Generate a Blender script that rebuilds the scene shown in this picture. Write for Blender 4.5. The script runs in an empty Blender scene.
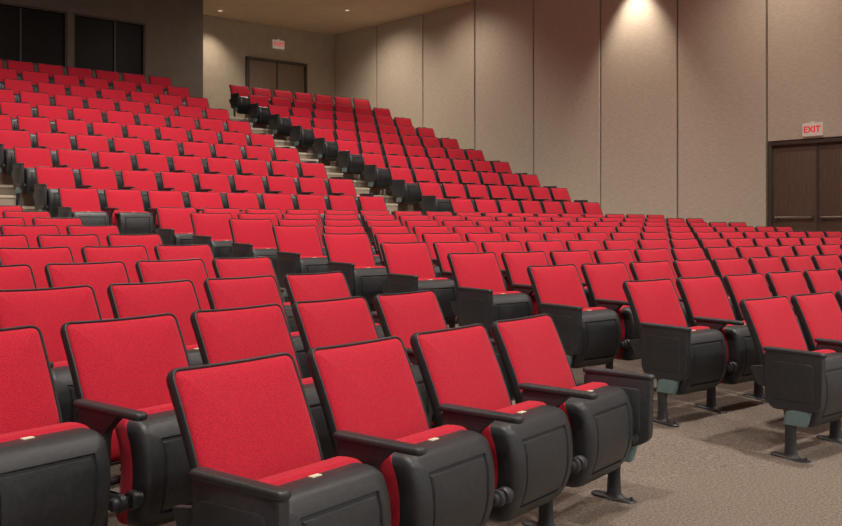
import bpy, bmesh, math, random
from mathutils import Vector, Matrix
random.seed(3)
scene = bpy.context.scene
scene.view_settings.view_transform = 'Standard'

# ---------------------------------------------------------------- frames
UR = Vector((0.7512, 0.6601)); BR = Vector((-0.6601, 0.7512))   # row dir / back dir of main hall
UA = Vector((0.588, 0.809)); BA = Vector((-0.809, 0.588))       # angled front block
TH_R = math.atan2(UR.y, UR.x); TH_A = math.atan2(UA.y, UA.x)
H = 1.30; PITCH = 0.612; SP = 0.85; RISE = 0.075; SLOPE = RISE / SP
W_LAST = 11.60; Z_CROSS = 0.73; TIER_Z0 = 0.95; TIER_RISE = 0.32; NT = 10
U_WALL = 17.2; W_BACK = 23.5; Z_CEIL = 7.1; U_MIN = -6.0

# ---------------------------------------------------------------- materials
def new_mat(name):
    m = bpy.data.materials.new(name); m.use_nodes = True
    nt = m.node_tree; b = nt.nodes['Principled BSDF']
    return m, nt, b

def mat_noise(name, c1, c2, scale, rough=0.8, bump=0.0, bscale=None, stretch=(1,1,1), detail=4, sheen=0.0, metallic=0.0, spec=0.5):
    m, nt, b = new_mat(name)
    tc = nt.nodes.new('ShaderNodeTexCoord'); mp = nt.nodes.new('ShaderNodeMapping')
    mp.inputs['Scale'].default_value = stretch
    nt.links.new(tc.outputs['Object'], mp.inputs['Vector'])
    n = nt.nodes.new('ShaderNodeTexNoise'); n.inputs['Scale'].default_value = scale; n.inputs['Detail'].default_value = detail
    nt.links.new(mp.outputs[0], n.inputs['Vector'])
    r = nt.nodes.new('ShaderNodeValToRGB')
    r.color_ramp.elements[0].position = 0.35; r.color_ramp.elements[0].color = (*c1, 1)
    r.color_ramp.elements[1].position = 0.65; r.color_ramp.elements[1].color = (*c2, 1)
    nt.links.new(n.outputs['Fac'], r.inputs['Fac']); nt.links.new(r.outputs['Color'], b.inputs['Base Color'])
    b.inputs['Roughness'].default_value = rough; b.inputs['Metallic'].default_value = metallic
    b.inputs['Specular IOR Level'].default_value = spec
    if sheen: b.inputs['Sheen Weight'].default_value = sheen
    if bump:
        n2 = nt.nodes.new('ShaderNodeTexNoise'); n2.inputs['Scale'].default_value = bscale or scale
        nt.links.new(mp.outputs[0], n2.inputs['Vector'])
        bp = nt.nodes.new('ShaderNodeBump'); bp.inputs['Strength'].default_value = bump; bp.inputs['Distance'].default_value = 0.002
        nt.links.new(n2.outputs['Fac'], bp.inputs['Height']); nt.links.new(bp.outputs[0], b.inputs['Normal'])
    return m

M_RED = mat_noise('red_fabric', (0.40, 0.010, 0.027), (0.69, 0.022, 0.050), 300, 0.85, 0.9, 480, sheen=0.08, spec=0.2)
M_SHELL = mat_noise('charcoal_plastic', (0.028, 0.029, 0.032), (0.037, 0.039, 0.043), 60, 0.40, 0.15, 900)
M_STD = mat_noise('graphite_metal', (0.031, 0.033, 0.037), (0.040, 0.042, 0.047), 40, 0.42, 0.1, 900)
M_LABEL = mat_noise('seat_number_plate', (0.75, 0.68, 0.5), (0.85, 0.8, 0.62), 200, 0.4)
M_LENS = mat_noise('aisle_light_lens', (0.14, 0.22, 0.235), (0.18, 0.27, 0.28), 30, 0.3)
M_CARPET = mat_noise('taupe_carpet', (0.15, 0.118, 0.095), (0.29, 0.24, 0.20), 80, 0.95, 0.9, 200, detail=8, spec=0.1)
M_TIER = mat_noise('tier_carpet', (0.32, 0.27, 0.21), (0.40, 0.34, 0.27), 60, 0.95, 0.6, 150, spec=0.1)
M_NOSE = mat_noise('step_nosing', (0.55, 0.48, 0.38), (0.62, 0.55, 0.44), 20, 0.6)
M_PANEL = mat_noise('acoustic_fabric_panel', (0.51, 0.44, 0.365), (0.61, 0.53, 0.445), 9, 0.9, 0.5, 60, stretch=(1, 1, 8), detail=6, spec=0.15)
M_WALLBASE = mat_noise('wall_backing', (0.03, 0.026, 0.022), (0.04, 0.035, 0.03), 5, 0.9)
M_BACKWALL = mat_noise('back_wall_paint', (0.42, 0.35, 0.27), (0.46, 0.39, 0.30), 4, 0.9, 0.2, 120)
M_BOOTH = mat_noise('booth_paint', (0.17, 0.135, 0.108), (0.19, 0.152, 0.122), 4, 0.85, 0.2, 120)
M_CEIL = mat_noise('ceiling_paint', (0.64, 0.50, 0.36), (0.68, 0.54, 0.39), 3, 0.9, 0.2, 80)
M_DOOR = mat_noise('door_wood', (0.10, 0.064, 0.046), (0.135, 0.088, 0.064), 6, 0.5, stretch=(6, 6, 0.6))
M_DOOR2 = mat_noise('door_wood_light', (0.19, 0.135, 0.095), (0.24, 0.175, 0.125), 6, 0.5, stretch=(6, 6, 0.6))
M_FRAME = mat_noise('door_frame_metal', (0.06, 0.045, 0.038), (0.075, 0.058, 0.048), 20, 0.45)
M_STEEL = mat_noise('brushed_steel', (0.4, 0.37, 0.33), (0.5, 0.46, 0.42), 80, 0.4, metallic=1.0)
m, nt, b = new_mat('dark_glass'); b.inputs['Base Color'].default_value = (0.016, 0.014, 0.013, 1); b.inputs['Roughness'].default_value = 0.35; b.inputs['Specular IOR Level'].default_value = 0.12; M_GLASS = m
def emis(name, col, s):
    m, nt, b = new_mat(name); b.inputs['Base Color'].default_value = (*col, 1)
    b.inputs['Emission Color'].default_value = (*col, 1); b.inputs['Emission Strength'].default_value = s; return m
M_EXITBOX = emis('exit_sign_face', (0.55, 0.45, 0.38), 0.3)
M_EXITRED = emis('exit_letters_red', (0.65, 0.02, 0.02), 0.5)
M_LAMP = emis('downlight_lamp', (1.0, 0.85, 0.65), 0.9)
M_TRIMW = mat_noise('downlight_trim', (0.5, 0.42, 0.32), (0.55, 0.46, 0.36), 20, 0.5)

# ---------------------------------------------------------------- mesh helpers
def rr(wb, wt, h, rb, rt, ins, nc=5, ne=4):
    hw = wb / 2 - ins; t0 = ins; t1 = h - ins
    def lim(r): return max(min(r - ins, hw * 0.95, (t1 - t0) * 0.48), 0.002)
    rb = lim(rb); rt = lim(rt); P = []
    def edge(a, b):
        for k in range(1, ne + 1):
            f = k / (ne + 1); P.append((a[0] + (b[0] - a[0]) * f, a[1] + (b[1] - a[1]) * f))
    def arc(cx, ct, r, a0):
        for k in range(nc + 1):
            a = a0 + math.pi / 2 * k / nc; P.append((cx + r * math.cos(a), ct + r * math.sin(a)))
    edge((-hw + rb, t0), (hw - rb, t0)); arc(hw - rb, t0 + rb, rb, -math.pi / 2)
    edge((hw, t0 + rb), (hw, t1 - rt)); arc(hw - rt, t1 - rt, rt, 0)
    edge((hw - rt, t1), (-hw + rt, t1)); arc(-hw + rt, t1 - rt, rt, math.pi / 2)
    edge((-hw, t1 - rt), (-hw, t0 + rb)); arc(-hw + rb, t0 + rb, rb, math.pi)
    k = wt / wb - 1
    return [(x * (1 + k * t / h), t) for x, t in P]

def loft(bm, rings, mi, cap0=True, cap1=True):
    vr = [[bm.verts.new(p) for p in r] for r in rings]; fs = []
    for a, b in zip(vr, vr[1:]):
        n = len(a)
        for i in range(n):
            fs.append(bm.faces.new((a[i], a[(i + 1) % n], b[(i + 1) % n], b[i])))
    if cap0: fs.append(bm.faces.new(list(reversed(vr[0]))))
    if cap1: fs.append(bm.faces.new(vr[-1]))
    for f in fs: f.material_index = mi
    bmesh.ops.recalc_face_normals(bm, faces=fs)
    return fs

def slab(bm, dims, rings, mp, mi, **k):
    loft(bm, [[mp(x, t, d) for x, t in rr(*dims, ins)] for ins, d in rings], mi, **k)

def round_poly(pts, r, n=4):
    out = []; N = len(pts)
    for i in range(N):
        p = Vector(pts[i]); a = Vector(pts[i - 1]) - p; b = Vector(pts[(i + 1) % N]) - p
        rr_ = min(r, a.length * 0.45, b.length * 0.45); pa = p + a.normalized() * rr_; pb = p + b.normalized() * rr_
        for k in range(n + 1):
            t = k / n; out.append(((1 - t) ** 2) * pa + 2 * t * (1 - t) * p + t * t * pb)
    return out

def plate(bm, poly, x0, th, mi, bev=0.004, r=0.03):
    P = round_poly(poly, r); c = sum(P, Vector((0, 0))) / len(P)
    def ring(s, x): return [(x, c.x + (p.x - c.x) * s, c.y + (p.y - c.y) * s) for p in P]
    loft(bm, [ring(0.97, x0 - th / 2), ring(1, x0 - th / 2 + bev), ring(1, x0 + th / 2 - bev), ring(0.97, x0 + th / 2)], mi)

def box(bm, lo, hi, mi, bev=0.0):
    r = bmesh.ops.create_cube(bm, size=1)
    vs = r['verts']
    for v in vs:
        v.co = Vector([(lo[i] + hi[i]) / 2 + v.co[i] * (hi[i] - lo[i]) for i in range(3)])
    fs = list({f for v in vs for f in v.link_faces})
    for f in fs: f.material_index = mi
    if bev:
        es = list({e for v in vs for e in v.link_edges})
        rb = bmesh.ops.bevel(bm, geom=es, offset=bev, segments=2, affect='EDGES', profile=0.5)
        for f in rb['faces']: f.material_index = mi

def cyl(bm, p0, p1, prof, mi, n=14, sx=1.0, sy=1.0):
    """lathe along p0->p1, prof = [(frac, radius)]"""
    p0 = Vector(p0); p1 = Vector(p1); ax = (p1 - p0); z = ax.normalized()
    x = z.orthogonal().normalized() if abs(z.z) < 0.9 else Vector((1, 0, 0)); y = z.cross(x)
    rings = [[tuple(p0 + ax * f + x * (r * sx * math.cos(2 * math.pi * k / n)) + y * (r * sy * math.sin(2 * math.pi * k / n))) for k in range(n)] for f, r in prof]
    loft(bm, rings, mi)

def finish(bm, name, mats, smooth=True, ang=35):
    if smooth:
        lim = math.radians(ang)
        for f in bm.faces: f.smooth = True
        for e in bm.edges:
            if len(e.link_faces) == 2 and e.calc_face_angle(0) > lim: e.smooth = False
    me = bpy.data.meshes.new(name); bm.to_mesh(me); bm.free()
    for m in mats: me.materials.append(m)
    return me

def add(name, me, loc=(0, 0, 0), rz=0.0, parent=None):
    o = bpy.data.objects.new(name, me); o.location = loc; o.rotation_euler = (0, 0, rz)
    scene.collection.objects.link(o)
    if parent: o.parent = parent
    return o

# ---------------------------------------------------------------- the seat
def build_seat(name, left_end, right_end):
    bm = bmesh.new()
    th = math.radians(21.5); s, c = math.sin(th), math.cos(th); Hb = 0.55
    def mb(x, t, d):
        q = d + 0.30 * x * x + 0.012 * math.sin(math.pi * min(max(t / Hb, 0), 1))
        return (x, 0.105 + t * s - q * c, 0.360 + t * c + q * s)
    D = (0.525, 0.525, Hb, 0.04, 0.038)
    slab(bm, D, [(0.13, -0.046), (0.05, -0.044), (0.02, -0.038), (0.006, -0.026), (0.0, -0.012), (0.0, 0.004), (0.003, 0.011), (0.007, 0.013), (0.011, 0.010), (0.0125, 0.002)], mb, 1, cap1=False)
    slab(bm, D, [(0.0115, 0.0), (0.0115, 0.005), (0.0135, 0.010), (0.019, 0.0155), (0.028, 0.020), (0.045, 0.025), (0.07, 0.029), (0.11, 0.0325), (0.16, 0.035), (0.21, 0.036)], mb, 0, cap0=False)
    # folded tip-up seat
    HP = 0.40
    def ms(x, t, d):
        k = max(0.20 - t, 0); kt = max(t - 0.24, 0)
        return (x, -0.100 - d + 2.0 * k * k + 2.0 * kt * kt, 0.160 + t)
    S = (0.47, 0.485, HP, 0.085, 0.045)
    slab(bm, S, [(0.006, -0.01), (0.0, 0.0), (0.0, 0.045), (0.003, 0.062), (0.010, 0.076), (0.022, 0.084), (0.052, 0.088), (0.064, 0.088), (0.068, 0.079), (0.076, 0.079), (0.080, 0.087), (0.13, 0.090), (0.19, 0.091)], ms, 1)
    slab(bm, (0.473, 0.488, HP + 0.012, 0.085, 0.045), [(0.19, -0.098), (0.08, -0.096), (0.03, -0.090), (0.010, -0.076), (0.002, -0.058), (0.0, -0.03), (0.001, 0.0), (0.02, 0.006)], ms, 0)
    # seat number plate on the pan's upper rim
    def plate_pt(x, d, up): 
        p = ms(x, HP, d); return (p[0], p[1], p[2] + up)
    rs = []
    for up, g in ((-0.004, 0.0), (0.0025, 0.0), (0.0035, 0.001)):
        rs.append([plate_pt(-0.02 + g, 0.008 + g, up), plate_pt(0.02 - g, 0.008 + g, up), plate_pt(0.02 - g, 0.028 - g, up), plate_pt(-0.02 + g, 0.028 - g, up)])
    loft(bm, rs, 3)
    # pivot tube + hinge knobs
    cyl(bm, (-0.29, 0.02, 0.33), (0.29, 0.02, 0.33), [(0, 0.014), (1, 0.014)], 2, 10)
    for sx in (-1, 1):
        cyl(bm, (sx * 0.296, -0.155, 0.305), (sx * 0.244, -0.155, 0.305), [(0, 0.026), (0.15, 0.032), (0.5, 0.032), (0.58, 0.022), (0.92, 0.022), (1, 0.016)], 2, 14)
        box(bm, (sx * 0.306 - 0.012, -0.165, 0.285), (sx * 0.306 + 0.012, -0.01, 0.325), 2, 0.004)
    # standards
    def standard(x0, end):
        ly = -0.045
        if end:
            plate(bm, [(0.105, 0.60), (-0.238, 0.60), (-0.232, 0.31), (-0.18, 0.275), (0.06, 0.275), (0.10, 0.33)], x0, 0.046, 2)
            plate(bm, [(0.075, 0.545), (-0.19, 0.545), (-0.185, 0.33), (0.06, 0.33)], x0, 0.052, 2, 0.003)
            slab(bm, (0.05, 0.056, 0.14, 0.02, 0.02), [(0.012, 0.0), (0.003, 0.006), (0.0, 0.03), (0.0, 0.075), (0.003, 0.09)],
                 lambda x, t, d: (x0 + x, -0.165 + t + 0.25 * (0.09 - d), 0.19 + d), 4)
        else:
            plate(bm, [(0.105, 0.60), (-0.14, 0.60), (-0.055, 0.53), (-0.045, 0.36), (-0.05, 0.25), (0.05, 0.25), (0.10, 0.40)], x0, 0.034, 2)
        # bracket carrying the back
        plate(bm, [(0.05, 0.52), (0.05, 0.38), (0.155, 0.40), (0.20, 0.50)], x0, 0.026, 2, r=0.015)
        slab(bm, (0.052, 0.060, 0.365, 0.024, 0.02), [(0.012, -0.004), (0.003, 0.0), (0.0, 0.006), (0.0, 0.015), (0.003, 0.020), (0.010, 0.024), (0.018, 0.025)],
             lambda x, t, d: (x0 + x, -0.25 + t, 0.599 + d - 0.010 * (1 - t / 0.365)), 1)
        if not end: ly = -0.01
        cyl(bm, (x0, ly, 0.0), (x0, ly, 0.29), [(0.02, 0.05), (0.06, 0.036), (0.12, 0.027), (0.4, 0.024), (0.8, 0.026), (1, 0.034)], 2, 16, 0.8, 1.35)
        slab(bm, (0.07, 0.07, 0.23, 0.033, 0.033), [(0.0, -0.02), (0.0, 0.006), (0.004, 0.010), (0.015, 0.013)],
             lambda x, t, d: (x0 + x, ly - 0.115 + t, d + 0.0882 * (t - 0.07)), 2)
        for yy in (-0.09, 0.09):
            cyl(bm, (x0, ly + yy, 0.0), (x0, ly + yy, 0.025), [(0, 0.008), (0.8, 0.008), (1, 0.005)], 2, 8)
    standard(-PITCH / 2, left_end)
    if right_end: standard(PITCH / 2, True)
    return finish(bm, name, [M_RED, M_SHELL, M_STD, M_LABEL, M_LENS])

SEAT = {(l, r): build_seat('seat_mesh', l, r) for l in (0, 1) for r in (0, 1)}

def place_seat(pos, z, th, l, r):
    add('auditorium_seat', SEAT[(l, r)], (pos.x, pos.y, z), th)

# floor height model ------------------------------------------------
A0 = Vector((-0.539, 2.671)); WA0 = A0.dot(BA) - 0.05
R0 = Vector((2.05, 5.44)); WR0 = R0.dot(BR) - 0.05; UR0 = R0.dot(UR)
def zfloor(p):
    t = min(max((p.dot(UR) - 3.75) / 1.35, 0), 1); t = t * t * (3 - 2 * t)
    z = SLOPE * ((1 - t) * (p.dot(BA) - WA0) + t * (p.dot(BR) - WR0))
    return min(max(z, 0.0), Z_CROSS)

# block A (angled, front left)
for n in range(10):
    end = 2.43 + 0.205 * n
    cnt = 4 if n == 0 else min(6 + n, 13)
    for k in range(cnt):
        u = end - (k + 0.5) * PITCH
        p = A0 + UA * u + BA * (SP * n)
        if n and p.dot(UR) < U_MIN + 1: continue
        place_seat(p, RISE * n, TH_A, 1 if k == cnt - 1 else 0, 1 if k == 0 else 0)
# block R (main floor right)
NR = 17
for n in range(10):
    for k in range(NR):
        p = R0 + UR * ((k + 0.5) * PITCH) + BR * (SP * n)
        place_seat(p, RISE * n, TH_R, 1 if k == 0 else 0, 1 if k == NR - 1 else 0)
# stadium tiers
W_S0 = 12.17
BLOCKS = [(4.72 - 1.3 - 5 * PITCH, 5), (4.64, 9), (11.57, 7)]
for n in range(NT):
    for u0, cnt in BLOCKS:
        for k in range(cnt):
            p = UR * (u0 + (k + 0.5) * PITCH) + BR * (W_S0 + SP * n)
            place_seat(p, TIER_Z0 + TIER_RISE * n, TH_R, 1 if k == 0 else 0, 1 if k == cnt - 1 else 0)

# ---------------------------------------------------------------- floor
bm = bmesh.new()
us = [U_MIN + (U_WALL - U_MIN) * i / 110 for i in range(111)]; ws = [-4 + (W_LAST + 4) * j / 80 for j in range(81)]
g = [[bm.verts.new((u, w, zfloor(UR * u + BR * w))) for w in ws] for u in us]
for i in range(110):
    for j in range(80): bm.faces.new((g[i][j], g[i + 1][j], g[i + 1][j + 1], g[i][j + 1]))
add('floor', finish(bm, 'floor', [M_CARPET]), rz=TH_R)

# stadium tiers (stepped floor) + aisle half steps
bm = bmesh.new()
for n in range(NT):
    w0 = W_LAST + 0.0 + SP * n; w1 = w0 + SP if n < NT - 1 else W_BACK
    z = TIER_Z0 + TIER_RISE * n
    box(bm, (U_MIN, w0, z - TIER_RISE - 0.12 if n else -0.1), (U_WALL, w1 + (0.02 if n < NT - 1 else 0), z), 0)
    box(bm, (U_MIN, w0 - 0.012, z - 0.035), (U_WALL, w0 + 0.03, z + 0.003), 1)
for (ua, ub) in [(3.45, 4.58), (10.2, 11.5), (15.9, 17.2)]:
    for n in range(NT):
        w0 = W_LAST + SP * n; z = TIER_Z0 + TIER_RISE * n
        zb = z - (TIER_RISE if n else TIER_Z0 - Z_CROSS)
        zh = (z + zb) / 2
        box(bm, (ua, w0 - 0.40, zb - 0.02), (ub, w0, zh), 0)
        box(bm, (ua, w0 - 0.412, zh - 0.03), (ub, w0 - 0.37, zh + 0.003), 1)
add('floor_stadium_tiers', finish(bm, 'floor_stadium_tiers', [M_TIER, M_NOSE], smooth=False), rz=TH_R)

# ---------------------------------------------------------------- right wall, panels
D1 = (7.55, 9.47); D1_Z = (0.50, 2.88)
bm = bmesh.new()
box(bm, (U_WALL + 0.14, -4, -0.2), (U_WALL + 0.34, W_BACK + 0.3, Z_CEIL), 1)
seams = [-4, -2.5, -0.5, 1.5, 3.5, 5.5, 7.5, 9.5, 11.5, 13.5, 15.5, 17.5, 19.5, 21.5, 23.5]
for a, b_ in zip(seams, seams[1:]):
    z0 = D1_Z[1] + 0.08 if abs(a - 7.5) < 0.01 else -0.1
    box(bm, (U_WALL, a + 0.022, z0), (U_WALL + 0.15, b_ - 0.022, Z_CEIL), 0, 0.008)
add('wall_right', finish(bm, 'wall_right', [M_PANEL, M_WALLBASE], smooth=False), rz=TH_R)

# back wall + booth
bm = bmesh.new()
box(bm, (U_MIN, W_BACK, 0), (U_WALL + 0.34, W_BACK + 0.2, Z_CEIL), 0)
add('wall_back', finish(bm, 'wall_back', [M_BACKWALL], smooth=False), rz=TH_R)
W_BO = 21.3; U_BO = 11.58
bm = bmesh.new()
zt = TIER_Z0 + TIER_RISE * (NT - 1)
wins = [(3.4, 5.7), (5.85, 8.22), (8.36, 10.07)]; zw = (4.86, 6.12)
box(bm, (U_MIN, W_BO, zt), (U_BO, W_BO + 0.2, zw[0]), 0)
box(bm, (U_MIN, W_BO, zw[1]), (U_BO, W_BO + 0.2, Z_CEIL), 0)
xs = [U_MIN] + [v for w_ in wins for v in w_] + [U_BO]
for i in range(0, len(xs), 2): box(bm, (xs[i], W_BO, zw[0]), (xs[i + 1], W_BO + 0.2, zw[1]), 0)
box(bm, (U_BO - 0.2, W_BO + 0.2, zt), (U_BO, W_BACK, Z_CEIL), 0)
add('wall_booth', finish(bm, 'wall_booth', [M_BOOTH], smooth=False), rz=TH_R)
for i, (a, b_) in enumerate(wins):
    bm = bmesh.new()
    box(bm, (a, W_BO + 0.10, zw[0]), (b_, W_BO + 0.12, zw[1]), 0)
    f = 0.04
    box(bm, (a, W_BO + 0.02, zw[0]), (b_, W_BO + 0.10, zw[0] + f), 1); box(bm, (a, W_BO + 0.02, zw[1] - f), (b_, W_BO + 0.10, zw[1]), 1)
    box(bm, (a, W_BO + 0.02, zw[0]), (a + f, W_BO + 0.10, zw[1]), 1); box(bm, (b_ - f, W_BO + 0.02, zw[0]), (b_, W_BO + 0.10, zw[1]), 1)
    mx = a + (b_ - a) * 0.58
    box(bm, (mx - 0.02, W_BO + 0.06, zw[0]), (mx + 0.02, W_BO + 0.10, zw[1]), 1)
    add('window_%d' % (i + 1), finish(bm, 'window', [M_GLASS, M_FRAME], smooth=False), rz=TH_R)
bm = bmesh.new()
box(bm, (U_MIN - 0.2, -4, -0.2), (U_MIN, W_BACK + 0.2, Z_CEIL), 0)
add('wall_left', finish(bm, 'wall_left', [M_PANEL], smooth=False), rz=TH_R)
bm = bmesh.new()
box(bm, (U_MIN - 0.2, -4, Z_CEIL), (U_WALL + 0.34, W_BACK + 0.3, Z_CEIL + 0.2), 0)
add('ceiling', finish(bm, 'ceiling', [M_CEIL], smooth=False), rz=TH_R)

# ---------------------------------------------------------------- doors
def build_door(w, h, name, wood):
    """double door, local: x along width, -y out into room, z up"""
    bm = bmesh.new(); f = 0.07
    box(bm, (0, -0.03, 0), (f, 0.10, h), 1, 0.005); box(bm, (w - f, -0.03, 0), (w, 0.10, h), 1, 0.005)
    box(bm, (0, -0.031, h - f), (w, 0.10, h), 1, 0.005)
    m_ = w / 2
    for a, b_ in ((f, m_ - 0.004), (m_ + 0.004, w - f)):
        box(bm, (a, 0.03, 0.01), (b_, 0.075, h - f), 0, 0.003)
        # panic bar across each leaf
        cyl(bm, (a + 0.08, -0.02, 1.0), (b_ - 0.08, -0.02, 1.0), [(0, 0.018), (1, 0.018)], 2, 10)
        for xx in (a + 0.1, b_ - 0.1): box(bm, (xx - 0.03, -0.03, 0.96), (xx + 0.03, 0.03, 1.04), 1, 0.004)
    box(bm, (m_ - 0.02, 0.01, 0.01), (m_ + 0.02, 0.03, h - f), 1)
    return finish(bm, name, [wood, M_FRAME, M_STEEL])
def hall(u, w, z): p = UR * u + BR * w; return (p.x, p.y, z)
add('door_1', build_door(D1[1] - D1[0], D1_Z[1] - D1_Z[0] + 0.06, 'door_1', M_DOOR), hall(U_WALL + 0.02, D1[1], D1_Z[0]), TH_R - math.pi / 2)
add('door_2', build_door(2.02, 2.28, 'door_2', M_DOOR2), hall(14.08, W_BACK - 0.105, zt), TH_R)

def exit_sign(loc, rz, s):
    bm = bmesh.new(); box(bm, (-0.19 * s, -0.05, -0.12 * s), (0.19 * s, 0.0, 0.12 * s), 0, 0.008)
    box(bm, (-0.03, -0.035, 0.12 * s), (0.03, -0.015, 0.12 * s + 0.03), 0)
    o = add('exit_sign', finish(bm, 'exit_sign', [M_EXITBOX], smooth=False), loc, rz)
    cu = bpy.data.curves.new('letters', 'FONT'); cu.body = 'EXIT'; cu.align_x = 'CENTER'; cu.align_y = 'CENTER'
    cu.size = 0.16 * s; cu.extrude = 0.002; cu.offset = 0.004 * s; cu.materials.append(M_EXITRED)
    t = bpy.data.objects.new('letters', cu); scene.collection.objects.link(t)
    t.parent = o; t.location = (0, -0.053, 0); t.rotation_euler = (math.pi / 2, 0, 0)
exit_sign(hall(U_WALL - 0.002, 8.57, 3.12), TH_R - math.pi / 2, 1.0)
exit_sign(hall(15.17, W_BACK - 0.002, 6.58), TH_R, 1.0)

# ---------------------------------------------------------------- lighting
bmL = bmesh.new()
n_ = 20
loft(bmL, [[(r * math.cos(2 * math.pi * k / n_), r * math.sin(2 * math.pi * k / n_), z) for k in range(n_)] for r, z in [(0.085, 0.0), (0.085, -0.012), (0.062, -0.012), (0.058, 0.0)]], 0, False, False)
loft(bmL, [[(r * math.cos(2 * math.pi * k / n_), r * math.sin(2 * math.pi * k / n_), z) for k in range(n_)] for r, z in [(0.06, -0.004), (0.01, -0.004)]], 1, True, True)
ME_DL = finish(bmL, 'downlight', [M_TRIMW, M_LAMP])
def downlight(u, w, power, cone=120, blend=0.9, aim=None, col=(1, 0.92, 0.83), rad=0.08, name='ceiling_downlight'):
    x, y, z = hall(u, w, Z_CEIL - 0.001)
    o = add(name, ME_DL, (x, y, z), TH_R)
    l = bpy.data.lights.new('lamp', 'SPOT'); l.energy = power; l.spot_size = math.radians(cone); l.spot_blend = blend
    l.color = col; l.shadow_soft_size = rad
    lo = bpy.data.objects.new('lamp', l); scene.collection.objects.link(lo)
    lo.location = (x, y, z - 0.05 - 0.0)
    if aim:
        d = Vector(hall(*aim)) - lo.location
        lo.rotation_euler = d.to_track_quat('-Z', 'Y').to_euler()
    bpy.context.view_layer.update()
    lo.parent = o; lo.matrix_parent_inverse = o.matrix_world.inverted()
for u in (1.0, 6.5, 12.5):
    for w in (-2.5, 2.0, 6.5, 11.0):
        downlight(u, w, 960, 130, 1.0, aim=(u, w + 2.5, 0), rad=0.22)
for u in (2.0, 7.0, 12.0):
    downlight(u, 15.0, 480, 150, 1.0, aim=(u, 16.5, 2), rad=0.22)
downlight(13.4, 20.6, 240, 165, 1.0, aim=(13.4, 20.6, 2), rad=0.15)
# wall washers
WARM = (1, 0.86, 0.70)
for w, p in ((12.5, 420), (4.5, 60)):
    downlight(16.7, w, p, 70, 0.8, aim=(17.15, w, 3.0), name='wall_washer_light', col=WARM)
for w, p in ((9.0, 280), (17.5, 230), (20.5, 300)):
    downlight(15.4, w, p, 120, 1.0, aim=(17.2, w, 3.5), name='wall_washer_light', rad=0.2, col=WARM)
downlight(12.9, 22.8, 140, 90, 1.0, aim=(12.9, 23.4, 4.5), name='wall_washer_light', col=WARM)

world = bpy.data.worlds.new('world'); scene.world = world; world.use_nodes = True
bg = world.node_tree.nodes['Background']; bg.inputs[0].default_value = (1.0, 0.96, 0.92, 1); bg.inputs[1].default_value = 0.52

# ---------------------------------------------------------------- camera
cam = bpy.data.cameras.new('camera'); co = bpy.data.objects.new('camera', cam); scene.collection.objects.link(co)
co.location = (0, 0, H); co.rotation_euler = (math.pi / 2, 0, 0)
cam.sensor_width = 36; cam.lens = 36 * 961 / 842; cam.shift_y = -35 / 842
cam.clip_start = 0.05
scene.camera = co
